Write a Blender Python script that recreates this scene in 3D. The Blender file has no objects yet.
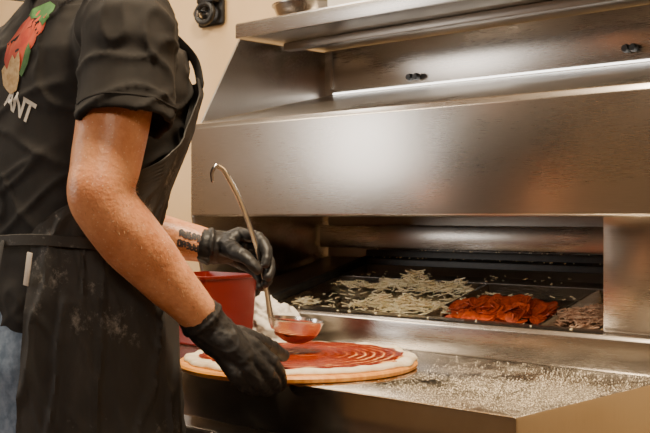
import bpy, bmesh, math, random
from math import sin, cos, pi, radians
from mathutils import Vector, Matrix, noise
from mathutils.bvhtree import BVHTree
random.seed(7)
C = bpy.context.scene.collection
F = 1067.0; YAW = radians(43.5); CAMZ = 1.10
D = Vector((-sin(YAW), cos(YAW), 0)); R = Vector((cos(YAW), sin(YAW), 0))
# all building below is done with z measured from the camera height; finalize() drops every thing to the floor frame
def P(px, py, d):
    return D*d + R*(d*(px-325)/F) + Vector((0, 0, d*(216.5-py)/F))
V = Vector
# ------------------------------------------------------------------ materials
def nt(name):
    m = bpy.data.materials.new(name); m.use_nodes = True
    t = m.node_tree; return m, t, t.nodes, t.links, t.nodes['Principled BSDF']
def ramp(n, stops):
    r = n.new('ShaderNodeValToRGB'); e = r.color_ramp.elements
    while len(e) < len(stops): e.new(.5)
    for i, (p, c) in enumerate(stops):
        e[i].position = p; e[i].color = (c[0], c[1], c[2], 1) if not isinstance(c, (int, float)) else (c, c, c, 1)
    return r
def noise_node(t, src, scale, stretch=(1,1,1), detail=4, rough=.55):
    n, l = t.nodes, t.links
    mp = n.new('ShaderNodeMapping'); mp.inputs['Scale'].default_value = stretch
    l.new(src, mp.inputs['Vector'])
    nz = n.new('ShaderNodeTexNoise'); nz.inputs['Scale'].default_value = scale
    nz.inputs['Detail'].default_value = detail; nz.inputs['Roughness'].default_value = rough
    l.new(mp.outputs[0], nz.inputs['Vector']); return nz
def bump(t, b, h, strength, dist=.002):
    bp = t.nodes.new('ShaderNodeBump'); bp.inputs['Strength'].default_value = strength
    bp.inputs['Distance'].default_value = dist
    t.links.new(h, bp.inputs['Height']); t.links.new(bp.outputs[0], b.inputs['Normal']); return bp
def mth(t, op, a, b_=None, c=None):
    m_ = t.nodes.new('ShaderNodeMath'); m_.operation = op
    for i, x in enumerate((a, b_, c)):
        if x is None: continue
        if isinstance(x, (int, float)): m_.inputs[i].default_value = x
        else: t.links.new(x, m_.inputs[i])
    return m_.outputs[0]
def grains(t, src, cell):
    """crisp random grains: one random value per cell"""
    n, l = t.nodes, t.links
    v = n.new('ShaderNodeVectorMath'); v.operation = 'SCALE'; l.new(src, v.inputs[0]); v.inputs['Scale'].default_value = 1/cell
    vo = n.new('ShaderNodeTexVoronoi'); l.new(v.outputs[0], vo.inputs['Vector']); vo.inputs['Scale'].default_value = 1
    s = n.new('ShaderNodeSeparateXYZ'); l.new(vo.outputs['Color'], s.inputs[0]); return s.outputs['X'], vo.outputs['Distance']
def mk(name, c1, c2, scale=20, rough=.6, metal=0, bmp=.3, stretch=(1,1,1), dist=.002, lo=.35, hi=.65, spec=.5, sss=0, coat=0, detail=4):
    m, t, n, l, b = nt(name)
    g = n.new('ShaderNodeTexCoord').outputs['Object']
    nz = noise_node(t, g, scale, stretch, detail)
    r = ramp(n, [(lo, c1), (hi, c2)]); l.new(nz.outputs['Fac'], r.inputs[0]); l.new(r.outputs[0], b.inputs['Base Color'])
    b.inputs['Roughness'].default_value = rough; b.inputs['Metallic'].default_value = metal
    b.inputs['Specular IOR Level'].default_value = spec
    if sss:
        b.inputs['Subsurface Weight'].default_value = sss; b.inputs['Subsurface Radius'].default_value = (.012, .005, .003); b.inputs['Subsurface Scale'].default_value = 1
    if coat: b.inputs['Coat Weight'].default_value = coat; b.inputs['Coat Roughness'].default_value = .15
    if bmp: bump(t, b, nz.outputs['Fac'], bmp, dist)
    return m
def steel(name, c=(.52,.485,.45), r0=.25, r1=.32, stretch=(1.5,60,60), flour=False, brush=.04):
    m, t, n, l, b = nt(name)
    g = n.new('ShaderNodeNewGeometry'); nrm = g.outputs['Normal']; g = g.outputs['Position']
    b.inputs['Metallic'].default_value = 1
    br = noise_node(t, g, 18, stretch, 3)
    sm = noise_node(t, g, 2.5, (1,1,1.6), 3, .5)
    mx = mth(t, 'MULTIPLY_ADD', br.outputs['Fac'], .35, sm.outputs['Fac'])
    rr = ramp(n, [(.50, r0), (.90, r1)]); l.new(mx, rr.inputs[0]); l.new(rr.outputs[0], b.inputs['Roughness'])
    mc = mth(t, 'MULTIPLY_ADD', br.outputs['Fac'], .60, mth(t, 'MULTIPLY', sm.outputs['Fac'], .4))
    rc = ramp(n, [(.35, tuple(x*.86 for x in c)), (.65, c)]); l.new(mc, rc.inputs[0]); l.new(rc.outputs[0], b.inputs['Base Color'])
    bump(t, b, br.outputs['Fac'], brush, .0004)
    if flour:
        rnd, dist = grains(t, g, .0018)
        patch = noise_node(t, g, 14, (1,1,1), 7, .72)
        gr = n.new('ShaderNodeVectorMath'); gr.operation = 'DISTANCE'; l.new(g, gr.inputs[0]); gr.inputs[1].default_value = (-.86, 1.34, .84)
        fall = n.new('ShaderNodeMapRange'); l.new(gr.outputs['Value'], fall.inputs['Value'])
        fall.inputs['From Min'].default_value = .05; fall.inputs['From Max'].default_value = .44; fall.inputs['To Min'].default_value = .42; fall.inputs['To Max'].default_value = -.24
        dens = mth(t, 'MAXIMUM', mth(t, 'ADD', fall.outputs[0], mth(t, 'MULTIPLY_ADD', patch.outputs['Fac'], 2.0, -1.0)), .008)
        th = mth(t, 'SUBTRACT', 1.0, dens)
        on = mth(t, 'GREATER_THAN', rnd, th)
        near = mth(t, 'LESS_THAN', dist, .48)
        grn = mth(t, 'MULTIPLY', mth(t, 'MULTIPLY', on, near), .9)
        haze = mth(t, 'MULTIPLY', dens, .34)
        fm = mth(t, 'MINIMUM', mth(t, 'MAXIMUM', grn, haze), .9)
        sx = n.new('ShaderNodeSeparateXYZ'); l.new(nrm, sx.inputs[0])
        up = mth(t, 'GREATER_THAN', sx.outputs['Z'], .8)
        ml = mth(t, 'MULTIPLY', up, fm)
        d = n.new('ShaderNodeBsdfPrincipled'); d.inputs['Base Color'].default_value = (.76,.66,.51,1); d.inputs['Roughness'].default_value = .9
        ms = n.new('ShaderNodeMixShader'); l.new(ml, ms.inputs[0]); l.new(b.outputs[0], ms.inputs[1]); l.new(d.outputs[0], ms.inputs[2])
        l.new(ms.outputs[0], n['Material Output'].inputs[0])
    return m
M = {}
M['steel'] = steel('brushed_steel')
M['steel_panel'] = steel('smooth_panel_steel', (.55,.51,.47), .25, .31)
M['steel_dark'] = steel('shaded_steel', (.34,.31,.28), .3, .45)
M['steel_top'] = steel('floured_steel', (.50,.47,.43), .15, .24, (1.5,60,1), True, .03)
M['utensil'] = steel('ladle_steel', (.97,.97,.97), .18, .25, (40,40,3), brush=.03)
M['black_plastic'] = mk('black_plastic', (.006,.006,.006), (.02,.019,.018), 60, .45, bmp=.1)
M['wall'] = mk('cream_wall', (.74,.51,.26), (.80,.57,.32), 3, .75, bmp=.1)
M['room'] = mk('tan_room_wall', (.36,.25,.145), (.42,.30,.175), 2, .8, bmp=.1)
M['ceiling'] = mk('ceiling_paint', (.34,.27,.20), (.40,.32,.24), 3, .8, bmp=.05)
M['floor'] = mk('tile_floor', (.08,.048,.030), (.12,.072,.048), 6, .55, bmp=.1)
M['shirt'] = mk('black_cotton', (.011,.010,.010), (.022,.020,.019), 12, .85, bmp=.25, dist=.004, spec=.25)
M['glove'] = mk('black_nitrile', (.008,.008,.009), (.016,.016,.018), 75, .50, bmp=.45, dist=.003, spec=.45)
M['denim'] = mk('blue_denim', (.08,.12,.19), (.18,.24,.34), 60, .9, bmp=.3)
M['hair'] = mk('brown_hair', (.03,.018,.01), (.06,.035,.02), 90, .6, bmp=.6)
M['arm_hair'] = mk('arm_hair', (.20,.09,.035), (.42,.24,.11), 90, .5, bmp=0)
M['shoe'] = mk('black_leather', (.01,.01,.01), (.02,.02,.02), 40, .4)
M['eye'] = mk('eye_white', (.8,.78,.75), (.8,.78,.75), 5, .2, bmp=0)
M['wood'] = mk('golden_wood', (.66,.24,.030), (.84,.40,.08), 14, .5, bmp=.15, stretch=(1,9,1))
M['dough'] = mk('raw_dough', (.70,.56,.38), (.86,.77,.60), 38, .7, bmp=.5, dist=.005, sss=.12, detail=7)
M['cheese'] = mk('shredded_cheese', (.92,.81,.52), (.97,.91,.70), 40, .5, bmp=.1, sss=.1)
M['meat'] = mk('shredded_meat', (.38,.20,.12), (.62,.44,.32), 60, .6, bmp=.4)
M['pepperoni'] = mk('pepperoni_red', (.20,.016,.004), (.50,.075,.012), 150, .40, bmp=.3, dist=.001)
M['red_plastic'] = mk('red_plastic', (.15,.006,.002), (.19,.008,.003), 8, .28, bmp=.05)
M['sauce_flat'] = mk('tomato_sauce', (.18,.013,.002), (.32,.042,.004), 60, .34, bmp=.5, spec=.35)
M['towel'] = mk('white_towel', (.70,.66,.59), (.80,.76,.69), 30, .9, bmp=.15)
M['flour'] = mk('flour', (.80,.71,.56), (.88,.80,.66), 30, .95, bmp=0)
M['white_card'] = mk('white_card', (.7,.66,.6), (.8,.76,.7), 10, .7, bmp=.05)
M['print_white'] = mk('white_print', (.58,.54,.48), (.70,.66,.59), 60, .8, bmp=0)
M['print_red'] = mk('red_print', (.34,.020,.007), (.50,.065,.020), 40, .8, bmp=0)
M['print_green'] = mk('green_print', (.02,.09,.02), (.05,.15,.04), 40, .8, bmp=0)
M['print_cream'] = mk('cream_print', (.40,.25,.10), (.60,.43,.23), 110, .8, bmp=0)
M['ink'] = mk('tattoo_ink', (.02,.017,.02), (.035,.03,.035), 30, .6, bmp=0)
m, t, n, l, b = nt('glint_strip'); b.inputs['Base Color'].default_value = (.9,.9,.88,1); b.inputs['Emission Color'].default_value = (1,.95,.87,1); b.inputs['Emission Strength'].default_value = 5.0; M['strip'] = m  # emission stands in for the bright reflection on the steel bend, no lamp here
# skin
m, t, n, l, b = nt('skin')
g = n.new('ShaderNodeTexCoord').outputs['Object']
n1 = noise_node(t, g, 14, (1,1,1), 9, .80); n2 = noise_node(t, g, 160, (1,1,1), 4)
r = ramp(n, [(.3, (.48,.165,.065)), (.7, (.80,.40,.21))]); l.new(n1.outputs['Fac'], r.inputs[0])
rnd, dist = grains(t, g, .0030)
fr = mth(t, 'MULTIPLY', mth(t, 'MULTIPLY', mth(t, 'GREATER_THAN', rnd, .90), mth(t, 'LESS_THAN', dist, .34)), .45)
mx = n.new('ShaderNodeMix'); mx.data_type = 'RGBA'; l.new(fr, mx.inputs['Factor']); l.new(r.outputs[0], mx.inputs['A']); mx.inputs['B'].default_value = (.86,.68,.52,1)
l.new(mx.outputs['Result'], b.inputs['Base Color'])
b.inputs['Roughness'].default_value = .38; b.inputs['Subsurface Weight'].default_value = .08
b.inputs['Subsurface Radius'].default_value = (.01,.004,.002); b.inputs['Subsurface Scale'].default_value = 1
bump(t, b, n2.outputs['Fac'], .6, .0018); M['skin'] = m
# apron: faded black with flour smudges
m, t, n, l, b = nt('faded_apron')
g = n.new('ShaderNodeTexCoord').outputs['Object']
n1 = noise_node(t, g, 6, (1,1,.4), 9, .72); n3 = noise_node(t, g, 11, (1,1,.8), 12, .80); n4 = noise_node(t, g, 70, (1,1,.8), 6, .7)
r = ramp(n, [(.32, (.016,.015,.0145)), (.55, (.029,.0275,.0265)), (.75, (.060,.057,.054))]); l.new(n1.outputs['Fac'], r.inputs[0])
dens = mth(t, 'MAXIMUM', mth(t, 'MULTIPLY_ADD', n3.outputs['Fac'], 6.0, -3.35), 0.0)
fm = mth(t, 'MAXIMUM', mth(t, 'MINIMUM', mth(t, 'MULTIPLY', dens, mth(t, 'MULTIPLY_ADD', n4.outputs['Fac'], 3.4, -1.1)), .55), 0.0)
mx = n.new('ShaderNodeMix'); mx.data_type = 'RGBA'; l.new(fm, mx.inputs['Factor']); l.new(r.outputs[0], mx.inputs['A']); mx.inputs['B'].default_value = (.50,.48,.45,1)
l.new(mx.outputs['Result'], b.inputs['Base Color']); b.inputs['Roughness'].default_value = .75
bump(t, b, n4.outputs['Fac'], .25, .002); M['apron'] = m
# sauce spread with spiral streaks from a mesh attribute
m, t, n, l, b = nt('spread_sauce')
at = n.new('ShaderNodeAttribute'); at.attribute_name = 'streak'
g = n.new('ShaderNodeTexCoord').outputs['Object']; n1 = noise_node(t, g, 90, (1,1,1), 6, .7); n2 = noise_node(t, g, 26, (1,1,1), 5, .7)
fac = mth(t, 'ADD', at.outputs['Fac'], mth(t, 'MULTIPLY_ADD', n2.outputs['Fac'], .7, -.33))
r = ramp(n, [(0, (.15,.010,.001)), (.35, (.27,.028,.002)), (.7, (.46,.11,.014)), (.95, (.76,.42,.17))]); l.new(fac, r.inputs[0]); l.new(r.outputs[0], b.inputs['Base Color'])
b.inputs['Roughness'].default_value = .33; b.inputs['Specular IOR Level'].default_value = .30; bump(t, b, n1.outputs['Fac'], .5, .003); M['sauce'] = m
# ------------------------------------------------------------------ mesh helpers
def obj(name, bm, mat, parent=None, sharp=35, smooth=True):
    bmesh.ops.recalc_face_normals(bm, faces=bm.faces)
    me = bpy.data.meshes.new(name); bm.to_mesh(me); bm.free()
    if smooth:
        me.shade_smooth()
        if sharp: me.set_sharp_from_angle(angle=radians(sharp))
    me.materials.append(M[mat]); o = bpy.data.objects.new(name, me); C.objects.link(o)
    if parent: o.parent = parent
    return o
def thing(name, label, cat, group=None):
    o = bpy.data.objects.new(name, None); C.objects.link(o); o['label'] = label; o['category'] = cat
    if group: o['group'] = group
    return o
def tag(o, label, cat, group=None, kind=None):
    o['label'] = label; o['category'] = cat
    if group: o['group'] = group
    if kind: o['kind'] = kind
    return o
def merge(bm, t):
    me = bpy.data.meshes.new('t'); t.to_mesh(me); t.free(); bm.from_mesh(me); bpy.data.meshes.remove(me)
def box(bm, x0, x1, y0, y1, z0, z1, bev=.003, mtx=None, seg=2):
    t = bmesh.new(); bmesh.ops.create_cube(t, size=1)
    for v in t.verts: v.co = V(((x0+x1)/2+v.co.x*(x1-x0), (y0+y1)/2+v.co.y*(y1-y0), (z0+z1)/2+v.co.z*(z1-z0)))
    if bev: bmesh.ops.bevel(t, geom=t.edges[:], offset=bev, segments=seg, affect='EDGES', profile=.5)
    if mtx: bmesh.ops.transform(t, matrix=mtx, verts=t.verts)
    merge(bm, t)
def B(*a, **k):
    bm = bmesh.new(); box(bm, *a, **k); return bm
def prism(bm, prof, a0, a1, axis='x', bev=.002):
    """prof: list of (u,v); axis x: u=y, v=z; axis z: u=x, v=y"""
    t = bmesh.new()
    mkv = (lambda a, u, v: V((a, u, v))) if axis == 'x' else ((lambda a, u, v: V((u, v, a))) if axis == 'z' else (lambda a, u, v: V((u, a, v))))
    A = [t.verts.new(mkv(a0, u, v)) for u, v in prof]; Bv = [t.verts.new(mkv(a1, u, v)) for u, v in prof]
    k = len(prof); t.faces.new(A); t.faces.new(list(reversed(Bv)))
    for i in range(k): t.faces.new((A[i], A[(i+1) % k], Bv[(i+1) % k], Bv[i]))
    bmesh.ops.recalc_face_normals(t, faces=t.faces)
    if bev: bmesh.ops.bevel(t, geom=t.edges[:], offset=bev, segments=2, affect='EDGES', profile=.5)
    merge(bm, t)
def catmull(pts, k=6):
    out = []; n_ = len(pts)
    for i in range(n_-1):
        p0 = pts[max(i-1, 0)]; p1 = pts[i]; p2 = pts[i+1]; p3 = pts[min(i+2, n_-1)]
        for j in range(k):
            s = j/k; out.append(tuple(.5*((2*b_)+(-a_+c_)*s+(2*a_-5*b_+4*c_-d_)*s*s+(-a_+3*b_-3*c_+d_)*s**3) for a_, b_, c_, d_ in zip(p0, p1, p2, p3)))
    out.append(tuple(pts[-1])); return out
def tube(bm, pts, rad, seg=14, k=5, flat=1.0, cap=True, up=None):
    """swept tube with rounded ends; rad per point; flat squashes one axis"""
    q = [tuple(p)+(r,) for p, r in zip(pts, rad if isinstance(rad, (list, tuple)) else [rad]*len(pts))]
    if k > 1: q = catmull(q, k)
    c = [V(a[:3]) for a in q]; rr = [a[3] for a in q]
    T = []
    for i in range(len(c)):
        d_ = c[min(i+1, len(c)-1)]-c[max(i-1, 0)]
        T.append(d_.normalized() if d_.length > 1e-7 and (not T or d_.normalized().dot(T[-1]) > -.2) else T[-1].copy())
    rings = []
    if cap:
        for a in (75, 50, 25): rings.append((c[0]-T[0]*rr[0]*sin(radians(a)), T[0], rr[0]*cos(radians(a))))
    rings += [(c[i], T[i], rr[i]) for i in range(len(c))]
    if cap:
        for a in (25, 50, 75): rings.append((c[-1]+T[-1]*rr[-1]*sin(radians(a)), T[-1], rr[-1]*cos(radians(a))))
    nrm = V(up) if up else (V((0,0,1)) if abs(T[0].z) < .9 else V((0,1,0)))
    prev = None; first = None
    for (p, tt, r_) in rings:
        nrm = (nrm - tt*nrm.dot(tt)).normalized(); bi = tt.cross(nrm)
        ring = [bm.verts.new(p + nrm*cos(2*pi*j/seg)*r_*flat + bi*sin(2*pi*j/seg)*r_) for j in range(seg)]
        if prev:
            for j in range(seg): bm.faces.new((prev[j], prev[(j+1) % seg], ring[(j+1) % seg], ring[j]))
        else: first = ring
        prev = ring
    bm.faces.new(list(reversed(first))); bm.faces.new(prev)
def loft(bm, rings, seg=40, pw=2.3):
    """rings: (z, cx, cy, rx, ry)"""
    prev = None; first = None
    for z, cx, cy, rx, ry in rings:
        ring = []
        for j in range(seg):
            a = 2*pi*j/seg; s_, c_ = sin(a), cos(a)
            ring.append(bm.verts.new((cx+rx*math.copysign(abs(s_)**(2/pw), s_), cy+ry*math.copysign(abs(c_)**(2/pw), c_), z)))
        if prev:
            for j in range(seg): bm.faces.new((prev[j], prev[(j+1) % seg], ring[(j+1) % seg], ring[j]))
        else: first = ring
        prev = ring
    bm.faces.new(first); bm.faces.new(list(reversed(prev)))
def fuse(bm, voxel, it=4, disp=None):
    bmesh.ops.recalc_face_normals(bm, faces=bm.faces)
    me = bpy.data.meshes.new('tmp'); bm.to_mesh(me); bm.free(); o = bpy.data.objects.new('tmp', me); C.objects.link(o)
    m_ = o.modifiers.new('r', 'REMESH'); m_.mode = 'VOXEL'; m_.voxel_size = voxel
    s_ = o.modifiers.new('s', 'SMOOTH'); s_.factor = .5; s_.iterations = it
    dg = bpy.context.evaluated_depsgraph_get(); me2 = bpy.data.meshes.new_from_object(o.evaluated_get(dg))
    bpy.data.objects.remove(o); out = bmesh.new(); out.from_mesh(me2)
    if disp:
        out.normal_update(); mv = [(v, disp(v.co)) for v in out.verts]; nn = [v.normal.copy() for v in out.verts]
        for (v, d_), q in zip(mv, nn): v.co += q*d_
    return out
def lathe(bm, prof, c, seg=40, mtx=None):
    t = bmesh.new(); prev = None
    for r_, z in prof:
        ring = [t.verts.new((r_*cos(2*pi*j/seg), r_*sin(2*pi*j/seg), z)) for j in range(seg)] if r_ > 1e-6 else [t.verts.new((0, 0, z))]
        if prev and (len(prev) > 1 or len(ring) > 1):
            for j in range(seg):
                a, b_ = prev[j % len(prev)], prev[(j+1) % len(prev)]; c_, d_ = ring[(j+1) % len(ring)], ring[j % len(ring)]
                f = [a, b_, c_, d_]; u = []
                for v in f:
                    if v not in u: u.append(v)
                if len(u) > 2: t.faces.new(u)
        prev = ring
    M_ = Matrix.Translation(V(c)) @ (mtx if mtx else Matrix.Identity(4))
    bmesh.ops.transform(t, matrix=M_, verts=t.verts); merge(bm, t)
def struct(name, bm, mat):
    o = obj(name, bm, mat); o['kind'] = 'structure'; return o
# ------------------------------------------------------------------ room
FL = -CAMZ; CE = 1.70
struct('floor', B(-5, 2.6, -3, 2.25, FL-.1, FL, bev=0), 'floor')
struct('ceiling', B(-5, 2.6, -3, 2.25, CE, CE+.1, bev=0), 'ceiling')
struct('wall_back', B(-5, 2.6, 2.15, 2.25, FL, CE, bev=0), 'wall')
struct('wall_left', B(-5.1, -5, -3, 2.25, FL, CE, bev=0), 'room')
struct('wall_right', B(2.6, 2.7, -3, 2.25, FL, CE, bev=0), 'room')
struct('wall_front', B(-5.1, 2.7, -3.1, -3, FL, CE, bev=0), 'room')
# ------------------------------------------------------------------ prep table
XL, XR, YF = -1.95, -.772, 1.173
pt = thing('pizza_prep_table', 'long stainless steel pizza prep table with raised hood over its ingredient rail', 'prep table')
obj('worktop', B(XL, XR, YF, 1.619, -.345, -.26, bev=.005), 'steel_top', pt)
bm = B(XL+.01, XR-.012, YF+.014, 2.10, -.98, -.346, bev=.003); obj('cabinet', bm, 'steel', pt)
for x0, x1 in ((XL+.04, -1.385), (-1.365, XR-.04)):
    d_ = obj('door', B(x0, x1, YF+.002, YF+.013, -.94, -.365, bev=.003), 'steel', pt)
    bm = bmesh.new(); hx = x1-.06 if x0 < -1.5 else x0+.06
    tube(bm, [(hx, YF+.004, -.44), (hx, YF-.02, -.44), (hx, YF-.02, -.58), (hx, YF+.004, -.58)], .006, k=4); obj('door_handle', bm, 'utensil', d_)
for x in (XL+.06, XR-.06):
    for y in (YF+.08, 2.03):
        bm = bmesh.new(); lathe(bm, [(0, -1.10), (.022, -1.10), (.024, -1.08), (.016, -1.05), (.016, -.975), (0, -.975)], (x, y, 0)); obj('foot', bm, 'steel_dark', pt)
# rail below the pans: riser, rounded nose and sloping deck
PX0, PX1, PY0, PY1 = -1.745, -.925, 1.668, 1.985
def RZ(y): return -.195+(y-1.66)*.25
bm = bmesh.new()
prism(bm, [(1.62, -.262), (1.62, -.207), (1.627, -.199), (1.66, -.195), (1.66, -.262)], XL, XR)
obj('front_rail', bm, 'steel', pt)
bm = bmesh.new()
prism(bm, [(1.661, -.199), (2.04, RZ(2.04)-.004), (2.04, -.262), (1.661, -.262)], XL+.02, PX0-.025, bev=.001)
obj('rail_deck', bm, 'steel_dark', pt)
bm = bmesh.new()                                             # black plastic frame round the pans
for (x0, x1, y0, y1) in ((PX0-.024, PX0, 1.662, 2.01), (PX0, PX1+.01, 1.986, 2.01)):
    prism(bm, [(y0, RZ(y0)-.02), (y0, RZ(y0)+.010), (y1, RZ(y1)+.010), (y1, RZ(y1)-.02)], x0, x1, bev=.002)
box(bm, PX0-.024, PX1+.01, 2.011, 2.045, -.13, -.082, bev=.004)
obj('pan_frame', bm, 'black_plastic', pt)
obj('back_bar', B(XL+.012, PX1+.01, 2.02, 2.052, -.080, -.022, bev=.004), 'steel', pt)
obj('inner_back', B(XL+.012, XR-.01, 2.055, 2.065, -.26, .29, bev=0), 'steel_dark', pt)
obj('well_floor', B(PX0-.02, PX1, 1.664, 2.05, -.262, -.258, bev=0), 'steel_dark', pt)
obj('end_pillar', B(-.909, XR+.002, 1.645, 2.05, -.1975, .002, bev=.004), 'steel_panel', pt)
# end wall + gusset on the left
bm = bmesh.new(); prism(bm, [(1.605, 0), (1.66, -.255), (2.09, -.255), (2.09, .30), (1.605, .205)], XL-.008, XL+.004, bev=.001); obj('end_panel', bm, 'steel_panel', pt)
bm = bmesh.new(); prism(bm, [(1.63, .222), (1.752, .434), (2.068, .434), (2.068, .322)], XL-.004, XL+.002, bev=0); obj('gusset', bm, 'steel_panel', pt)
bm = bmesh.new(); prism(bm, [(1.63, .222), (1.752, .434), (2.068, .434), (2.068, .322)], XR-.004, XR+.002, bev=0); obj('gusset', bm, 'steel_panel', pt)
# hood
bm = bmesh.new()
prism(bm, [(1.600, .004), (1.600, .205), (1.607, .2165), (2.055, .319), (2.055, .300), (1.622, .198), (1.618, .012), (1.66, .012), (1.66, .002), (1.606, .0)], XL, XR, bev=.0015)
obj('hood', bm, 'steel_panel', pt)
obj('backsplash', B(XL, XR, 2.052, 2.072, .318, .437, bev=.002), 'steel_panel', pt)
bm = bmesh.new(); prism(bm, [(2.0475, .3200), (2.0475, .3240), (2.0515, .3240), (2.0515, .3200)], XL+.035, XR-.01, bev=0); o = obj('glint_strip', bm, 'strip', pt); o['label'] = 'thin glowing strip standing in for the bright reflection along the foot of the backsplash'
obj('seam_strip', B(XL+.02, XL+.034, 2.046, 2.053, .334, .434, bev=.002), 'steel', pt)
for x, z in ((-1.648, .341), (-1.628, .341), (-1.072, .349), (-1.055, .349)):
    bm = bmesh.new(); lathe(bm, [(0,-.020), (.007,-.020), (.009,-.014), (.009,-.007), (.006,-.006), (.006,.0), (0,.0)], (x, 2.05, z), 16, Matrix.Rotation(radians(-90), 4, 'X')); obj('thumb_screw', bm, 'black_plastic', pt)
# shelf above
sh = thing('overhead_shelf', 'stainless steel overhead shelf with upturned front lip above the prep table', 'shelf')
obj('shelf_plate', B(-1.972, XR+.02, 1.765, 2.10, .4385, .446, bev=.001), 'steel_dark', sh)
bm = bmesh.new(); prism(bm, [(1.757, .4385), (1.757, .472), (1.760, .476), (1.768, .476), (1.768, .468), (1.765, .4385)], -1.972, XR+.02, bev=.0008); obj('front_lip', bm, 'steel', sh)
obj('stiffener', B(-1.93, XR, 1.88, 1.91, .418, .4375, bev=.003), 'steel_dark', sh)
# things on the shelf
bw = thing('mixing_bowl', 'stainless mixing bowl resting at the left end of the overhead shelf', 'bowl')
bm = bmesh.new(); lathe(bm, [(0,.447), (.04,.447), (.07,.470), (.085,.505), (.09,.52), (.095,.521), (.095,.524), (.088,.524), (.067,.474), (.038,.451), (0,.451)], (-1.855, 1.90, 0)); obj('bowl_body', bm, 'steel', bw)
tag(obj('paper_box', B(-1.73, -1.60, 1.83, 2.0, .447, .53, bev=.003), 'white_card'), 'white paper box on the overhead shelf beside the bowl', 'box')
tag(obj('steel_tray', B(-1.55, -1.28, 1.83, 2.05, .447, .50, bev=.006), 'steel_dark'), 'flat steel tray lying on the overhead shelf right of the white box', 'tray')
# black bracket on the wall
wb = thing('wall_bracket', 'small black bracket with a round ring fixed to the cream wall', 'bracket')
c0 = P(213, 10, 3.0); k_ = 2.148/c0.y; c0 = c0*k_
obj('mounting_plate', B(c0.x-.06, c0.x+.06, 2.135, 2.149, c0.z-.05, c0.z+.06, bev=.01), 'black_plastic', wb)
bm = bmesh.new(); tube(bm, [(c0.x+.038*cos(a*pi/8), 2.115, c0.z-.014+.030*sin(a*pi/8)) for a in range(17)], .009, k=1); obj('ring', bm, 'black_plastic', wb)
bm = B(c0.x-.03, c0.x+.05, 2.105, 2.136, c0.z+.015, c0.z+.05, bev=.006); obj('clamp_block', bm, 'black_plastic', wb)
bm = bmesh.new(); lathe(bm, [(0,-.012), (.012,-.012), (.014,-.006), (.014,.02), (0,.02)], (c0.x-.035, 2.12, c0.z-.012), 20, Matrix.Rotation(radians(-90), 4, 'X')); obj('bolt_head', bm, 'utensil', wb)
# ------------------------------------------------------------------ pans and toppings
def pan(x0, x1, y0, y1, dep, name, label, mat='steel'):
    bm = bmesh.new(); w = .003
    def ring(x0, x1, y0, y1, dz):
        return [bm.verts.new((x, y, RZ(y)+dz)) for x, y in ((x0,y0), (x1,y0), (x1,y1), (x0,y1))]
    s = .016
    rs = [ring(x0, x1, y0, y1, -.007), ring(x0, x1, y0, y1, -.004), ring(x0+w, x1-w, y0+w, y1-w, -.004), ring(x0+w+s, x1-w-s, y0+w+s, y1-w-s, -dep),]
    for a, b_ in zip(rs, rs[1:]):
        for i in range(4): bm.faces.new((a[i], a[(i+1) % 4], b_[(i+1) % 4], b_[i]))
    bm.faces.new(rs[-1])
    o = obj(name, bm, mat, sharp=25); tag(o, label, 'pan', 'ingredient pans in the sloping rail'); return o
pan(-1.742, -1.312, PY0, 1.885, .024, 'ingredient_pan', 'wide shallow steel pan of shredded white cheese in the rail')
pan(-1.311, -1.051, PY0, 1.885, .024, 'ingredient_pan', 'shallow steel pan spread with orange-red pepperoni')
pan(-1.050, -.928, PY0, 1.885, .024, 'ingredient_pan', 'narrow steel pan of shredded brown meat next to the end pillar')
pan(-1.742, -.928, 1.887, PY1, .018, 'ingredient_pan', 'long shallow steel tray, nearly empty, along the back of the rail', 'steel_dark')
def shred(bm, p, L, w):
    a = random.uniform(0, 2*pi); d_ = V((cos(a), sin(a), random.uniform(-.35, .35))).normalized(); s_ = d_.cross(V((0,0,1))).normalized(); u_ = s_.cross(d_)
    bend = random.uniform(-.45, .45)*L; prev = None
    for i in range(5):
        q = (i/4-.5); c_ = V(p)+d_*L*q+s_*bend*(.25-q*q)*4*.5
        ring = [bm.verts.new(c_+s_*w*x+u_*w*y) for x, y in ((-.5,-.5), (.5,-.5), (.5,.5), (-.5,.5))]
        if prev:
            for j in range(4): bm.faces.new((prev[j], prev[(j+1) % 4], ring[(j+1) % 4], ring[j]))
        else: bm.faces.new(ring)
        prev = ring
    bm.faces.new(list(reversed(prev)))
def heap(bm, fn, cx, cy, lx, ly, h, n_, low=-.016, **kw):
    for _ in range(n_):
        gx = random.gauss(0, .45); gy = random.gauss(0, .45)
        if gx*gx+gy*gy > 1.5: continue
        x = cx+gx*lx; y = cy+gy*ly
        top = h*max(0, 1-gx*gx*.7-gy*gy)*(.75+1.2*noise.noise(V((x*26, y*26, 0))))
        z = RZ(y)+low+top*random.uniform(.2, 1)
        if not (-1.735 < x < -.935 and y > 1.672): continue
        fn(bm, (x, y, z), **kw)
sh_ = lambda bm, p: shred(bm, p, random.uniform(.014, .032), random.uniform(.0014, .0022))
bm = bmesh.new()
heap(bm, sh_, -1.50, 1.858, .21, .018, .030, 680)
heap(bm, sh_, -1.42, 1.725, .14, .022, .034, 620)
heap(bm, sh_, -1.69, 1.72, .03, .03, .014, 50)
heap(bm, sh_, -1.32, 1.79, .04, .06, .014, 45)
for _ in range(110):
    x, y = random.uniform(-1.72, -1.29), random.uniform(1.69, 1.90); shred(bm, (x, y, RZ(y)-.015), .018, .0020)
tag(obj('shredded_cheese', bm, 'cheese', smooth=False), 'pale shredded cheese heaped in two long ridges in the wide pan', 'cheese', kind='stuff')
bm = bmesh.new()
for _ in range(60):
    x = random.uniform(-1.73, -.94); y = random.uniform(1.90, 1.975); shred(bm, (x, y, RZ(y)-.013), random.uniform(.004,.010), .0018)
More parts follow.
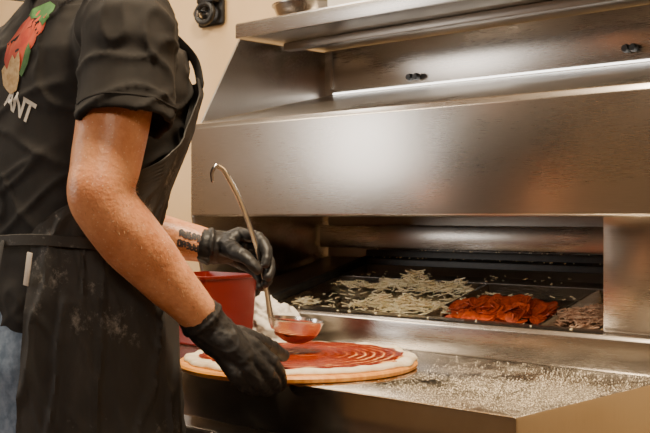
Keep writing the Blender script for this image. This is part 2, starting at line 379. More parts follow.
for _ in range(40):
    x = random.uniform(-1.74, -.93); shred(bm, (x, random.uniform(1.99, 2.008), RZ(2.0)+.0105), random.uniform(.002,.005), .0020)
for _ in range(22):
    x = random.uniform(-1.74, -.93); shred(bm, (x, random.uniform(2.012, 2.019), -.0810), random.uniform(.002,.005), .0020)
for _ in range(16):
    x = random.uniform(-1.76, -.95); y = random.uniform(1.63, 1.662); shred(bm, (x, y, -.196), random.uniform(.002,.007), .0016)
for _ in range(50):
    x = random.uniform(-1.29, -.95); y = random.uniform(1.69, 1.87); shred(bm, (x, y, RZ(y)-.016), random.uniform(.004,.012), .0018)
tag(obj('cheese_crumbs', bm, 'cheese', smooth=False), 'stray cheese crumbs scattered over the rail behind the pans', 'crumbs', kind='stuff')
bm = bmesh.new()
heap(bm, sh_, -.995, 1.75, .07, .06, .024, 480)
tag(obj('shredded_meat', bm, 'meat', smooth=False), 'shredded brown meat piled in the pan next to the end pillar', 'meat', kind='stuff')
# pepperoni slices: individuals
locals_ = set()
protos = []
for s in range(3):
    bm = bmesh.new(); r0 = .0145+.0015*s
    t = bmesh.new(); bmesh.ops.create_circle(t, cap_ends=True, radius=r0, segments=20)
    ex = bmesh.ops.extrude_face_region(t, geom=t.faces[:]); 
    for v in [e for e in ex['geom'] if isinstance(e, bmesh.types.BMVert)]: v.co.z += .0014
    for v in t.verts: v.co.z += .06*(v.co.x**2)/.02*(1 if s else -1) + .02*v.co.y*s; v.co.x *= (.88+.06*s)
    merge(bm, t); o = obj('pepperoni_slice', bm, 'pepperoni'); protos.append(o.data); bpy.data.objects.remove(o)
for i in range(160):
    while True:
        gx, gy = random.gauss(0, .5), random.gauss(0, .5)
        if gx*gx+gy*gy < 1: break
    x = -1.182+gx*.132; y = 1.745+gy*.072
    z = RZ(y)-.016+.024*max(0, 1-gx*gx-gy*gy)*random.uniform(.3, 1)
    o = bpy.data.objects.new('pepperoni_slice', protos[i % 3]); C.objects.link(o); locals_.add(o.name)
    a_ = random.uniform(0, 6.28); tl = random.uniform(.1, .75); az = random.gauss(-pi/2, 1.3)
    o.location = (x, y, z+CAMZ)
    o.rotation_euler = (Matrix.Rotation(.245, 4, 'X') @ Matrix.Rotation(tl, 4, V((-sin(az), cos(az), 0))) @ Matrix.Rotation(a_, 4, 'Z')).to_euler()
    tag(o, 'orange-red pepperoni slice in the heap in the rail pan', 'pepperoni', 'pepperoni slices heaped in their pan')
# ------------------------------------------------------------------ on the worktop
PC = P(302, 350, 1.865); PC.z = 0
bd = bmesh.new(); BC = PC - D*.009 - R*.007; lathe(bd, [(0,-.2598), (.201,-.2598), (.207,-.257), (.208,-.252), (.205,-.2485), (0,-.2485)], (BC.x, BC.y, 0), 96)
tag(obj('pizza_board', bd, 'wood'), 'round golden wooden board under the pizza, overhanging the worktop edge', 'board')
pz = thing('pizza', 'uncooked round pizza of raw dough being spread with red sauce', 'pizza')
ZB = -.2483
def polar(fn, rmax, nr, na, attr=None, closed=True):
    bm = bmesh.new(); lay = bm.verts.layers.float.new('streak') if attr else None
    c = bm.verts.new(fn(0, 0)); prev = None
    if attr: c[lay] = attr(0, 0)
    for i in range(1, nr+1):
        ring = []
        for j in range(na):
            a = 2*pi*j/na; v = bm.verts.new(fn(i/nr, a)); ring.append(v)
            if attr: v[lay] = attr(i/nr, a)
        for j in range(na):
            if prev: bm.faces.new((prev[j], ring[j], ring[(j+1) % na], prev[(j+1) % na]))
            else: bm.faces.new((c, ring[j], ring[(j+1) % na]))
        prev = ring
    if closed:
        bt = [bm.verts.new((v.co.x*1.0, v.co.y, ZB)) for v in prev]
        for j in range(na): bm.faces.new((prev[j], bt[j], bt[(j+1) % na], prev[(j+1) % na]))
        bm.faces.new(list(reversed(bt)))
    return bm
def nz(x, y, s, o=0): return noise.noise(V((x*s, y*s, o)))
def dough(q, a):
    R0 = .199+.013*noise.noise(V((cos(a)*1.8, sin(a)*1.8, 3)))+.007*noise.noise(V((cos(a)*5, sin(a)*5, 1)))
    r_ = R0*(q**.8)
    rim = math.exp(-((q-.93)/.05)**2)
    h = .006+.0026*rim*(1+1.8*noise.noise(V((cos(a)*5, sin(a)*5, 9))))
    if q > .985: h *= .45
    x = r_*cos(a); y = r_*sin(a); return (PC.x+x, PC.y+y, ZB+h+.0018*nz(x, y, 30)+.0008*nz(x, y, 90))
obj('dough', polar(dough, 1, 60, 220), 'dough', pz, sharp=0)
SC = PC + D*.002 + R*.002
def srad(a): return .178+.010*noise.noise(V((cos(a)*2, sin(a)*2, 5)))+.009*noise.noise(V((cos(a)*7, sin(a)*7, 5)))
def spir(r_, a): return sin(2*pi*r_/.0165+a+1.7*noise.noise(V((r_*cos(a)*9, r_*sin(a)*9, 2)))+.7*noise.noise(V((r_*cos(a)*40, r_*sin(a)*40, 6))))
def sauce(q, a):
    r_ = srad(a)*q; h = .0088+.0010*spir(r_, a)*min(1, q*3)*(1-q**8)+.0018*nz(SC.x-PC.x+r_*cos(a), SC.y-PC.y+r_*sin(a), 30)+.0007*nz(r_*cos(a), r_*sin(a), 120)
    if q > .975: h = .0060
    return (SC.x+r_*cos(a), SC.y+r_*sin(a), ZB+h)
def streak(q, a):
    r_ = srad(a)*q; s = -spir(r_, a); k_ = .50+1.3*noise.noise(V((r_*cos(a)*10+4, r_*sin(a)*10, 0)))
    return max(0, min(1, (s*.5+.5)**4*(.40+k_)+.25*noise.noise(V((r_*cos(a)*80, r_*sin(a)*80, 0)))))
obj('sauce', polar(sauce, 1, 160, 260, streak, False), 'sauce', pz, sharp=0)
# flour
bm = bmesh.new()
for _ in range(4600):
    x = random.gauss(-.90, .13); y = random.gauss(1.36, .12)
    if not (-1.9 < x < XR-.005 and YF+.005 < y < 1.615): continue
    if (x-PC.x)**2+(y-PC.y)**2 < .215**2 or noise.noise(V((x*14, y*14, 3))) < random.uniform(-.6, .35): continue
    r_ = random.uniform(.0004, .0012)
    vs = [bm.verts.new((x+r_*cos(a), y+r_*sin(a), -.26)) for a in (0, 2.1, 4.2)]; tp = bm.verts.new((x, y, -.26+r_*1.2))
    for i in range(3): bm.faces.new((vs[i], vs[(i+1) % 3], tp))
tag(obj('flour_grains', bm, 'flour', smooth=False), 'white flour and cornmeal scattered over the steel worktop', 'flour', kind='stuff')
# red tub
tb = P(206, 300, 2.2); tb.z = 0
def rrect(cx, cy, hx, hy, r_, n_=6):
    out = []
    for (sx, sy, a0) in ((1,1,0), (-1,1,90), (-1,-1,180), (1,-1,270)):
        for i in range(n_+1):
            a = radians(a0+90*i/n_); out.append((cx+sx*(hx-r_)+r_*cos(a), cy+sy*(hy-r_)+r_*sin(a)))
    return out
def rrect(cx, cy, hx, hy, r_, n_=6):
    out = []
    for (sx, sy, a0) in ((1,1,0), (-1,1,90), (-1,-1,180), (1,-1,270)):
        for i in range(n_+1):
            a = radians(a0+90*i/n_); out.append((cx+sx*(hx-r_)+r_*cos(a), cy+sy*(hy-r_)+r_*sin(a)))
    return out
def shell(prof, cx, cy, hx, hy, rc):
    bm = bmesh.new(); prev = None
    for off, z in prof:
        ring = [bm.verts.new((x, y, z)) for x, y in rrect(cx, cy, hx+off, hy+off, max(rc+off, .004))]
        if prev:
            for j in range(len(ring)): bm.faces.new((prev[j], prev[(j+1) % len(ring)], ring[(j+1) % len(ring)], ring[j]))
        else: bm.faces.new(ring)
        prev = ring
    bm.faces.new(list(reversed(prev))); return bm
tub = thing('sauce_tub', 'red plastic sauce tub standing on the worktop behind the far gloved hand', 'tub')
obj('tub_body', shell([(-.014,-.2595), (-.010,-.255), (0,-.128), (.001,-.125), (.003,-.124), (.004,-.119), (-.002,-.118), (-.003,-.132), (-.012,-.154)], tb.x, tb.y, .084, .072, .014), 'red_plastic', tub)
obj('sauce', shell([(-.012,-.146), (-.012,-.1435)], tb.x, tb.y, .078, .068, .018), 'sauce_flat', tub)
# towel
bm = bmesh.new(); bmesh.ops.create_icosphere(bm, subdivisions=5, radius=1)
for v in bm.verts:
    d_ = v.co.copy(); g_ = noise.noise(V((d_.x*1.6+d_.z*2.2, d_.y*1.3, d_.z*1.2+3))); g2 = noise.noise(V((d_.x*2.6-d_.z*3, d_.y*2, 7))); f_ = 1.05+.30*g_-.22*max(0, 1-abs(g_)*5)-.16*max(0, 1-abs(g2)*5)
    v.co = V((-1.640+d_.x*.074*f_, 1.563+d_.y*.042*f_, max(-.2595, -.224+d_.z*.052*f_-.010*d_.x)))
tag(obj('towel', bm, 'towel', sharp=0), 'crumpled white towel on the worktop beside the red tub', 'towel')
# ladle
ld = thing('ladle', 'steel sauce ladle with hooked handle held over the pizza', 'ladle')
bc = P(297, 320, 1.875); br = .0455
hp = [P(212.5,181,1.80), P(212,173,1.80), P(215.5,166.5,1.80), P(221.5,168.5,1.805), P(228,177,1.81), P(240,200,1.825), P(251,230,1.845), P(261,262,1.865), P(267,293,1.87), P(270,313,1.87), P(273,326,1.872)]
bm = bmesh.new(); tube(bm, hp, [.003,.0034,.0038,.0042,.0048,.0052,.0052,.0052,.0052,.006,.0055], k=6, flat=.32, up=D); obj('handle', bm, 'utensil', ld)
prof = [(0, -.041)]+[(br*sin(radians(a)), -.041*cos(radians(a))) for a in range(12, 90, 9)]+[(br+.002, 0), (br+.002, .002), (br-.001, .002)]+[((br-.002)*sin(radians(a)), -.039*cos(radians(a))) for a in range(85, 5, -9)]+[(0, -.039)]
bm = bmesh.new(); lathe(bm, prof, bc, 48, Matrix.Rotation(radians(6), 4, D)); obj('bowl', bm, 'utensil', ld)
bm = bmesh.new(); lathe(bm, [(0, -.006), (.0425, -.006), (.0425, -.0035), (.03,-.002), (0, -.001)], bc, 40, Matrix.Rotation(radians(6), 4, D)); obj('sauce', bm, 'sauce_flat', ld)
t = bmesh.new(); lathe(t, [(0, -.0418)]+[((br+.0008)*sin(radians(a)), -.0418*cos(radians(a))) for a in range(8, 56, 5)]+[(br*sin(radians(57)), -.0405*cos(radians(57)))], bc, 60, Matrix.Rotation(radians(6), 4, D))
for v in t.verts:
    h_ = v.co.z-bc.z
    if h_ > -.027: v.co.z += .009*noise.noise(V((v.co.x*60, v.co.y*60, 1)))
obj('sauce_coating', t, 'sauce_flat', ld, sharp=0)
# ------------------------------------------------------------------ person
cx0 = -1.46
person = thing('person', 'person in black t-shirt, dark apron and black gloves spreading sauce on the pizza', 'person')
Sr, Er, Wr = P(130, 25, 1.505), P(99, 204, 1.45), P(208, 325, 1.585)
Sl, El, Wl = V((-1.635, .965, .27)), V((-1.665, 1.04, .012)), P(213, 247, 1.90)
bm = bmesh.new()
loft(bm, [(-.32,cx0,.935,.155,.105), (-.18,cx0,.935,.165,.11), (-.04,cx0,.932,.135,.088), (.08,cx0,.950,.150,.10), (.18,cx0,.965,.17,.11), (.26,cx0,.965,.165,.10), (.305,cx0,.96,.12,.075), (.335,cx0,.96,.07,.055)])
tube(bm, [(cx0,.955,.27), (cx0,.965,.35), (cx0,.995,.45)], [.065,.056,.053])
# arms
fd = (Wr-Er).normalized(); ub = (Er-Sr).normalized()
tube(bm, [V((cx0+.11,.955,.255)), Sr, Sr.lerp(Er,.3), Sr.lerp(Er,.6), Sr.lerp(Er,.82), Er+V((0,0,.012)), Er+fd*.035+V((0,0,.002)), Er+fd*.08, Er.lerp(Wr,.5), Er.lerp(Wr,.75), Wr, Wr.lerp(P(235,352,1.59),.6)],
     [.050,.050,.050,.0505,.047,.043,.0455,.0455,.041,.034,.028,.022], k=6, seg=20)
tube(bm, [Er+V((0,0,.03))-fd*.006, Er-fd*.013-V((0,0,.010))], [.03,.024], k=1, seg=16)     # point of the elbow
up_ = fd.cross(R).normalized(); up_ = up_ if up_.z > 0 else -up_
tube(bm, [Er-ub*.078+fd*.014, Er+fd*.03+up_*.019, Er+fd*.085+up_*.016, Er+fd*.155+up_*.007], [.027,.032,.032,.021], k=4, seg=16)   # forearm muscle
tube(bm, [Er-ub*.15+fd*.012, Er-ub*.09+fd*.013, Er-ub*.05+fd*.006], [.036,.033,.024], k=3, seg=16)
tube(bm, [V((cx0-.11,.955,.255)), Sl, Sl.lerp(El,.5), El+V((0,0,.03)), El+(Wl-El)*.12, El.lerp(Wl,.35), El.lerp(Wl,.7), Wl, Wl.lerp(P(241,246,1.907),.5)],
     [.05,.05,.048,.043,.044,.044,.038,.029,.018], k=6, seg=20)
# legs
LY = .015
for s in (-1, 1):
    tube(bm, [(cx0+s*.09,.925+LY,-.2), (cx0+s*.1,.935+LY,-.38), (cx0+s*.1,.95+LY,-.62), (cx0+s*.1,.925+LY,-.82), (cx0+s*.1,.91+LY,-1.03)], [.088,.078,.055,.05,.036])
    tube(bm, [(cx0+s*.1,.90+LY,-1.05), (cx0+s*.105,1.03+LY,-1.07)], [.035,.03])
# head
t = bmesh.new(); bmesh.ops.create_uvsphere(t, u_segments=32, v_segments=24, radius=1)
for v in t.verts:
    z = v.co.z; v.co = V((cx0+v.co.x*.074*(1-.18*max(0,-z)), 1.02+v.co.y*.096, .56+z*.118))
merge(bm, t)
HY = .01
tube(bm, [(cx0,1.06+HY,.50), (cx0,1.085+HY,.465)], [.04,.028])
tube(bm, [(cx0,1.10+HY,.575), (cx0,1.118+HY,.55), (cx0,1.128+HY,.535)], [.010,.013,.014])
for s in (-1, 1):
    tube(bm, [(cx0+s*.072,1.005+HY,.575), (cx0+s*.082,.998+HY,.565), (cx0+s*.078,1.005+HY,.54)], [.012,.014,.009])
    tube(bm, [(cx0+s*.014,1.096+HY,.498), (cx0,1.104+HY,.499)], [.008,.010])
    tube(bm, [(cx0+s*.045,1.085+HY,.595), (cx0+s*.018,1.10+HY,.598)], [.008,.009])
body = obj('body', fuse(bm, .0058, 4, lambda c: .0014*noise.noise(c*22)), 'skin', person, sharp=0)
for s in (-1, 1):
    bm = bmesh.new(); bmesh.ops.create_uvsphere(bm, u_segments=16, v_segments=12, radius=.012)
    for v in bm.verts: v.co += V((cx0+s*.03, 1.088+HY, .572))
    obj('eye', bm, 'eye', person)
bm = bmesh.new(); bmesh.ops.create_uvsphere(bm, u_segments=32, v_segments=24, radius=1)
for v in bm.verts:
    f_ = .03*noise.noise(v.co*6); z = v.co.z
    v.co = V((cx0+v.co.x*(.081+f_*.1), .995+HY+v.co.y*.098, max(.50+.09*max(0, v.co.y+.2), .575+z*.115)))
obj('hair', bm, 'hair', person)
# fine hair on the forearms
bm = bmesh.new(); bmv = body.data
for (e_, w_) in ((Er, Wr), (El, Wl)):
    ax = (w_-e_); Lx = ax.length; ax = ax/Lx
    fs = [p for p in bmv.polygons if -.02 < (p.center-e_).dot(ax) < Lx-.02 and ((p.center-e_)-ax*(p.center-e_).dot(ax)).length < .062 and p.normal.dot(V((0,0,1))) > -.4]
    for p in random.sample(fs, min(len(fs), 900)):
        c_ = p.center; L_ = random.uniform(.005, .011); dr = (ax*.8+V((random.gauss(0,.35), random.gauss(0,.35), random.gauss(-.25,.3)))+p.normal*.35).normalized(); sd = dr.cross(p.normal).normalized()*.00026
        a1, a2 = bm.verts.new(c_+sd-p.normal*.0005), bm.verts.new(c_-sd-p.normal*.0005); m1, m2 = bm.verts.new(c_+dr*L_*.5+sd*.7), bm.verts.new(c_+dr*L_*.5-sd*.7); e1 = bm.verts.new(c_+dr*L_-p.normal*.0015)
        bm.faces.new((a1, a2, m2, m1)); bm.faces.new((m1, m2, e1))
o = obj('arm_hair', bm, 'arm_hair', person, smooth=False); o['kind'] = 'stuff'
# shirt
def fold(co):
    w = V((co.x*5, co.y*5, co.z*3)); a = noise.noise(w+V((noise.noise(co*5)*1.2,)*3))
    q_ = noise.noise(V((co.x*9+co.z*8, co.y*9-co.z*6, co.z*6))+V((noise.noise(co*8)*.8,)*3)); b_ = max(0, 1-abs(q_)*5)
    q2 = noise.noise(V((co.x*8-co.z*12, co.y*8+co.z*4, co.z*5+4))); c_ = max(0, 1-abs(q2)*6)
    return .003*a+.0050*b_*b_+.004*c_*c_-.002
T = [(-.20,cx0,.94,.190,.130), (-.12,cx0,.936,.184,.124), (-.04,cx0,.930,.162,.104), (.04,cx0,.945,.172,.116), (.12,cx0,.968,.186,.132), (.19,cx0,.980,.193,.140), (.25,cx0,.976,.188,.132), (.295,cx0,.962,.155,.100), (.335,cx0,.96,.095,.075), (.35,cx0,.963,.070,.064)]
bm = bmesh.new(); Ti = [(z, a, b_, rx-.012, ry-.012) for z, a, b_, rx, ry in T]
loft(bm, [(-.17,)+Ti[0][1:], Ti[0]]+T, seg=56)
hemr = P(125, 125, 1.468)
def sleeve(a, s_, c_):
    d_ = (c_-s_).normalized(); tube(bm, [a, a.lerp(s_,.55), s_, s_.lerp(c_,.35), s_.lerp(c_,.7), c_-d_*.003, c_, c_-d_*.001, c_-d_*.03], [.073,.072,.068,.066,.066,.068,.064,.059,.057], k=1, seg=28, cap=False)
    tube(bm, [a, s_, s_.lerp(c_, .4)], [.070,.067,.064], k=4, seg=24)
sleeve(V((cx0+.10,.962,.255)), Sr+V((0,0,-.002)), hemr)
sleeve(V((cx0-.10,.962,.255)), Sl+V((0,0,-.002)), Sl.lerp(El,.45))
shb = fuse(bm, .0048, 3, fold)
sbvh = BVHTree.FromBMesh(shb)
shirt = obj('t_shirt', shb, 'shirt', person, sharp=0); 
# stitched hem band of the sleeves
for s_, c_ in ((Sr, hemr), (Sl, Sl.lerp(El,.45))):
    d_ = (c_-s_).normalized(); bm = bmesh.new(); c1 = c_-d_*.022
    nr = d_.cross(V((0,1,0))).normalized(); bi = d_.cross(nr); pv = None; f0 = None
    for j in range(49):
        a = 2*pi*j/48; o_ = nr*cos(a)+bi*sin(a); h = None
        hh = sbvh.ray_cast(c1+o_*.12, -o_); q = hh[0] if hh[0] and (hh[0]-c1).length < .085 else c1+o_*.066
        r4 = [bm.verts.new(q+o_*u+d_*w) for u, w in ((-.002,-.001), (.0012,-.001), (.0012,.001), (-.002,.001))]
        if pv:
            for k in range(4): bm.faces.new((pv[k], pv[(k+1) % 4], r4[(k+1) % 4], r4[k]))
        pv = r4
    obj('sleeve_stitching', bm, 'shirt', shirt)
# print on the back of the shirt: flat shapes laid on the cloth
def lay_on(bm, mat, parent, bvh, org_fn, direc, off=.0010, name='shirt_print'):
    dead = []
    for v in bm.verts:
        h = bvh.ray_cast(org_fn(v.co), direc)
        if h[0] is None: dead.append(v)
        else: v.co = h[0]-direc*off
    if dead: bmesh.ops.delete(bm, geom=dead, context='VERTS')
    return obj(name, bm, mat, parent, sharp=0)
XR_ = -1.398
def poly(pts, cuts=5):
    bm = bmesh.new(); vs = [bm.verts.new((XR_+(x+1.325)*.85, 0, z+.008)) for x, z in pts]; bm.faces.new(vs)
    bmesh.ops.triangulate(bm, faces=bm.faces); bmesh.ops.subdivide_edges(bm, edges=bm.edges[:], cuts=cuts, use_grid_fill=True); return bm
back = lambda co: V((co.x, .5, co.z)); DY = V((0,1,0))
lay_on(poly([(-1.345,.312),(-1.325,.295),(-1.322,.27),(-1.332,.245),(-1.350,.225),(-1.365,.205),(-1.385,.195),(-1.40,.20),(-1.415,.23),(-1.41,.26),(-1.395,.285),(-1.375,.303)]), 'print_red', shirt, sbvh, back, DY)
lay_on(poly([(-1.385,.300),(-1.365,.290),(-1.345,.292),(-1.328,.276),(-1.318,.290),(-1.324,.309),(-1.345,.318),(-1.37,.312)]), 'print_green', shirt, sbvh, back, DY, .0018)
lay_on(poly([(-1.345,.252),(-1.333,.238),(-1.338,.218),(-1.352,.200),(-1.36,.205),(-1.352,.225)]), 'print_green', shirt, sbvh, back, DY, .0020)
lay_on(poly([(-1.365,.240),(-1.36,.225),(-1.366,.208),(-1.360,.195),(-1.366,.180),(-1.385,.176),(-1.40,.184),(-1.412,.192),(-1.42,.215),(-1.41,.222),(-1.40,.214),(-1.393,.226),(-1.385,.236),(-1.376,.228)]), 'print_cream', shirt, sbvh, back, DY, .0023)
cu = bpy.data.curves.new('t', 'FONT'); cu.body = 'ANT'; cu.size = .048; cu.resolution_u = 3; cu.offset = .0014; cu.shear = .5; cu.space_character = .92
to = bpy.data.objects.new('t', cu); C.objects.link(to); dg = bpy.context.evaluated_depsgraph_get()
me = bpy.data.meshes.new_from_object(to.evaluated_get(dg)); bpy.data.objects.remove(to)
bm = bmesh.new(); bm.from_mesh(me); xs = [v.co.x for v in bm.verts]
for v in bm.verts:
    x_ = XR_+.012-(max(xs)-v.co.x)*.72; v.co = V((x_, 0, .136+v.co.y+(x_-XR_)*-.5))
bmesh.ops.triangulate(bm, faces=bm.faces); bmesh.ops.subdivide_edges(bm, edges=bm.edges[:], cuts=4, use_grid_fill=True)
lay_on(bm, 'print_white', shirt, sbvh, back, DY, name='shirt_lettering')
# tattoo on the far forearm
bb = bmesh.new(); bb.from_mesh(body.data); bbvh = BVHTree.FromBMesh(bb); bb.free()
bm = bmesh.new()
def quad(x0, y0, x1, y1, w):
    dx, dy = x1-x0, y1-y0; L = math.hypot(dx, dy); nx, ny = -dy/L*w, dx/L*w; k = 4
    prev = None
    for i in range(k+1):
        s = i/k; a = bm.verts.new((x0+dx*s+nx, y0+dy*s+ny, 0)); b_ = bm.verts.new((x0+dx*s-nx, y0+dy*s-ny, 0))
        if prev: bm.faces.new((prev[0], prev[1], b_, a))
        prev = (a, b_)
for i in range(5):
    bx, by = 180+i*4.2, 230+i*1.3
    for (a, b_, c_, d_) in random.sample([(0,0,0,6), (0,0,3,0), (0,6,3,6), (3,0,3,6), (0,3,3,3), (0,0,3,6)], 5): quad(bx+a, by+b_, bx+c_, by+d_, .95)
    bx, by = 178+i*4.2, 240+i*1.3
    for (a, b_, c_, d_) in random.sample([(0,0,0,6), (0,0,3,0), (0,6,3,6), (3,0,3,6), (0,3,3,3)], 4): quad(bx+a, by+b_, bx+c_, by+d_, .95)
dead = []
for v in bm.verts:
    dr = P(v.co.x, v.co.y, 1).normalized(); h = bbvh.ray_cast(dr*1.66, dr)
    if h[0] is None: dead.append(v)
    else: v.co = h[0]-dr*.0012
if dead: bmesh.ops.delete(bm, geom=dead, context='VERTS')
tt = obj('forearm_tattoo', bm, 'ink', body, sharp=0)
# trousers, shoes
bm = bmesh.new(); loft(bm, [(-.36,cx0,.93,.184,.132), (-.22,cx0,.93,.190,.134), (-.10,cx0,.930,.160,.105)])
for s in (-1, 1): tube(bm, [(cx0+s*.09,.925+LY,-.27), (cx0+s*.1,.93+LY,-.42), (cx0+s*.102,.955+LY,-.64), (cx0+s*.102,.93+LY,-.84), (cx0+s*.102,.915+LY,-1.045)], [.100,.094,.074,.064,.06], cap=False)
obj('jeans', fuse(bm, .008, 4, lambda c: .006*noise.noise(c*9)), 'denim', person, sharp=0)
for s in (-1, 1):
    bm = bmesh.new(); tube(bm, [(cx0+s*.1,.865+LY,-1.055), (cx0+s*.1,.93+LY,-1.05), (cx0+s*.105,1.03+LY,-1.068), (cx0+s*.108,1.09+LY,-1.075)], [.038,.043,.036,.024], flat=.85)
    for v in bm.verts: v.co.z = max(v.co.z, -1.0995)
    obj('shoe', bm, 'shoe', person)
# apron
def prof(z):
    for a, b_ in zip(T, T[1:]):
        if a[0] <= z <= b_[0]:
            s = (z-a[0])/(b_[0]-a[0]); return [p+(q-p)*s for p, q in zip(a[1:], b_[1:])]
    return list(T[0][1:])
def apt(z, th, off):
    c_ = prof(max(z, -.15)); rx, ry = c_[2]+off, c_[3]+off
    if z < -.15: f_ = (-.15-z); rx += f_*.05; ry += f_*.02
    if z < -.05: ry += .010*min(1, (-.05-z)/.1); 
    s_, q = sin(th), cos(th); pw = 2.3
    return V((c_[0]+rx*math.copysign(abs(s_)**(2/pw), s_), c_[1]+ry*math.copysign(abs(q)**(2/pw), q), z))
def sm(x): x = max(0, min(1, x)); return x*x*(3-2*x)
def sheet(z0, z1, half, off, nzz=60, na=120, amp=.006):
    bm = bmesh.new(); rows = []
    for i in range(nzz+1):
        z = z0+(z1-z0)*i/nzz; hw = half(z); row = []; am = amp*(1-.55*sm((z+.03)/.08))
        for j in range(na+1):
            th = -hw+2*hw*j/na
            q_ = noise.noise(V((th*2.6+z*3, z*2.2, 7))+V((noise.noise(V((th*4, z*9, 0)))*.35,)*3)); rg = max(0, 1-abs(q_)*5)
            q3 = noise.noise(V((th*4-z*7, z*7, 3))); rg3 = max(0, 1-abs(q3)*5)
            o_ = off+am*.8*noise.noise(V((th*3.0, z*4, 1)))+am*(rg*rg*1.1+rg3*rg3*.4-.3)
            row.append(bm.verts.new(apt(z, th, max(o_, .006))))
        rows.append(row)
    for a, b_ in zip(rows, rows[1:]):
        for j in range(na): bm.faces.new((a[j], a[j+1], b_[j+1], b_[j]))
    bmesh.ops.recalc_face_normals(bm, faces=bm.faces)
    bmesh.ops.solidify(bm, geom=bm.faces[:], thickness=-.002)
    return bm
ap = obj('apron', sheet(-.62, .215, lambda z: radians(153+2*sin(z*14)) if z < -.035 else radians(153-80*sm((z+.035)/.15)-14*sm((z-.08)/.13)), .0125, 150, 220), 'apron', person, sharp=60)
bm = bmesh.new(); rows = []
for j in range(97):
    th = 2*pi*j/96; rows.append([bm.verts.new(apt(z, th, o_)+V((0,0,.004*sin(th*3)))) for z, o_ in ((-.046,.016), (-.045,.021), (-.030,.021), (-.029,.016))])
for a, b_ in zip(rows, rows[1:]):
    for k in range(4): bm.faces.new((a[k], a[(k+1) % 4], b_[(k+1) % 4], b_[k]))
obj('waist_tie', bm, 'apron', ap)
for s in (-1, 1):
    bm = bmesh.new()
    tube(bm, [apt(.208, s*radians(50), .014), apt(.25, s*radians(46), .010), apt(.295, s*radians(46), .010), apt(.335, s*radians(60), .010), apt(.35, s*radians(100), .012), apt(.352, s*radians(150), .012), apt(.35, s*radians(180), .012)], .010, k=6, flat=.22, up=(0,1,.3)); obj('neck_strap', bm, 'apron', ap)
bm = bmesh.new(); p0 = apt(-.04, radians(168), .024)
tube(bm, [p0, p0+V((.004,-.012,-.05)), p0+V((0,-.022,-.13)), p0+V((.008,-.024,-.2))], .006, k=6, flat=.2, up=(0,1,0)); obj('tie_string', bm, 'apron', ap)
p1 = apt(-.075, radians(150), .022); bm = B(-.005,.005,-.001,.001,-.024,.024, bev=.0006, mtx=Matrix.Translation(p1) @ Matrix.Rotation(radians(12), 4, 'Z') @ Matrix.Rotation(radians(10), 4, 'Y')); o = obj('apron_tag', bm, 'print_white', ap); o['label'] = 'small white tag'
# gloves
def glove(cuff, wrist, mcps, fingers, thumb, wr=.030, sc=1.0):
    bm = bmesh.new(); cen = sum((V(p) for p in mcps), V((0,0,0)))/4
    ax = (wrist-cuff).normalized()
    tube(bm, [cuff, cuff+ax*.003, wrist, wrist.lerp(cen,.45), wrist.lerp(cen,.85)], [wr+.001, wr, wr-.001, .029*sc, .022*sc], k=4, seg=20)
    tube(bm, [cuff+ax*.001, cuff+ax*.005], wr+.0028, k=1, seg=24, cap=False)
    for i, (p, f_) in enumerate(zip(mcps, fingers)):
        r_ = (.0100,.0102,.0097,.0086)[i]*sc
        tube(bm, [wrist.lerp(p,.25), wrist.lerp(p,.6), p], [.018*sc,.0155*sc,.0125*sc], k=3)
        tube(bm, [p]+f_, [.0125*sc, r_+.0008, r_-.0004, r_-.0018], k=4)
        for q in [p, f_[0]]: tube(bm, [q-V((0,0,.0005)), q+V((0,0,.0005))], r_+.0018, k=1)
    tube(bm, thumb, [.019*sc,.0145*sc,.0115*sc,.0098*sc], k=4)
    tube(bm, [wrist.lerp(thumb[0],.3), thumb[0], mcps[0]], [.022*sc,.019*sc,.013*sc], k=3)
    return fuse(bm, .0022, 3, lambda c: .0009*(1-2*abs(noise.noise(c*70)))+.0007*noise.noise(c*40)+.0011*max(0, 1-abs(noise.noise(V((c.x*45+c.z*30, c.y*45, c.z*20))))*6))
g1 = glove(P(201,318,1.578), P(210,329,1.586),
    [P(253,346,1.600), P(252,357,1.588), P(246,367,1.580), P(235,374,1.577)],
    [[P(271,362,1.608), P(280,376,1.632), P(281,386,1.660)], [P(267,373,1.600), P(275,384,1.625), P(276,389,1.655)],
     [P(257,381,1.592), P(266,389,1.620), P(269,390,1.650)], [P(244,384,1.588), P(254,390,1.610), P(260,390,1.638)]],
    [P(223,334,1.595), P(247,338,1.62), P(267,345,1.655), P(283,356,1.690)], .032)
o = obj('glove', g1, 'glove', person, sharp=0)
g2 = glove(P(208,246,1.897), P(215,247,1.90),
    [P(239,234,1.895), P(244,243,1.910), P(243,253,1.918), P(237,261,1.918)],
    [[P(258,238,1.876), P(267,252,1.858), P(265,264,1.847)], [P(263,251,1.890), P(270,266,1.868), P(268,277,1.852)],
     [P(261,263,1.900), P(268,276,1.882), P(265,284,1.864)], [P(253,270,1.908), P(261,280,1.892), P(260,287,1.876)]],
    [P(225,246,1.885), P(236,252,1.860), P(247,259,1.840), P(257,269,1.835)], .031, .96)
obj('glove', g2, 'glove', person, sharp=0)
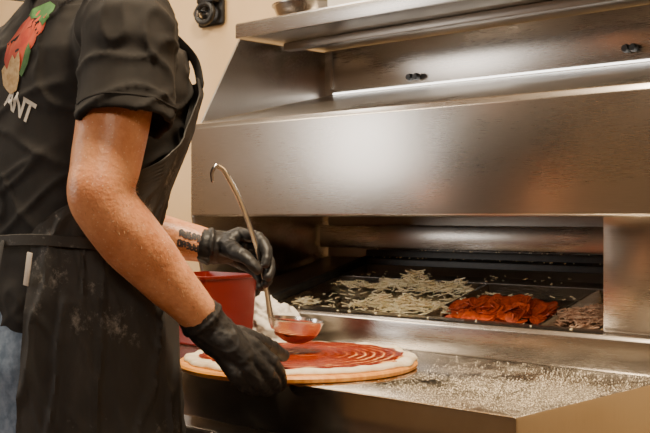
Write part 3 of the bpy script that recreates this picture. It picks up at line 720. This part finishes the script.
# ------------------------------------------------------------------ finalize: base origins, floor frame
bpy.context.view_layer.update()
def desc(o):
    out = [o]
    for c in o.children: out += desc(c)
    return out
for o in [o for o in bpy.data.objects if o.parent is None and o.name not in locals_]:
    ms = [q for q in desc(o) if q.type == 'MESH']
    lo = V((1e9,)*3); hi = V((-1e9,)*3)
    for q in ms:
        for v in q.data.vertices:
            for k in range(3): lo[k] = min(lo[k], v.co[k]); hi[k] = max(hi[k], v.co[k])
    base = V(((lo.x+hi.x)/2, (lo.y+hi.y)/2, lo.z))
    for q in ms: q.data.transform(Matrix.Translation(-base)); q.data.update()
    o.location = base+V((0,0,CAMZ))
# ------------------------------------------------------------------ light, camera, world
def area(loc, target, sx, sy, power, col):
    l_ = bpy.data.lights.new('area', 'AREA'); l_.shape = 'RECTANGLE'; l_.size = sx; l_.size_y = sy; l_.energy = power; l_.color = col
    o = bpy.data.objects.new('area_light', l_); C.objects.link(o); o.location = V(loc)
    o.rotation_euler = (V(target)-V(loc)).to_track_quat('-Z', 'Y').to_euler(); return o
area((-.75, .90, 2.68), (-1.2, 1.25, .9), .35, .3, 88, (1,.79,.53))
area((-3.2, .2, 2.7), (-2.2, 1.0, .9), 1.2, .5, 54, (1,.83,.60))
area((.8, -1.2, 2.6), (-.8, 1.2, .9), 1.0, .6, 40, (1,.84,.66))  # soft fill added on the camera side
area((-4.7, -1.7, 1.75), (-1.4, 1.6, 1.3), 1.2, 1.5, 50, (1,.95,.88))  # added at wall height, gives the steel something bright to reflect
area((-2.7, 1.9, 2.66), (-2.6, 1.9, .9), 1.6, .3, 22, (1,.90,.76))  # added overhead for a reflection along the backsplash seam and a rim on the arm
w = bpy.data.worlds.new('World'); bpy.context.scene.world = w; w.use_nodes = True
w.node_tree.nodes['Background'].inputs[0].default_value = (.8,.6,.42,1); w.node_tree.nodes['Background'].inputs[1].default_value = .12
cam = bpy.data.cameras.new('camera'); co = bpy.data.objects.new('camera', cam); C.objects.link(co)
cam.sensor_width = 36; cam.lens = F/650*36; co.location = (0,0,CAMZ); co.rotation_euler = (radians(90), 0, YAW)
cam.dof.use_dof = True; cam.dof.focus_distance = 1.85; cam.dof.aperture_fstop = 14
bpy.context.scene.camera = co
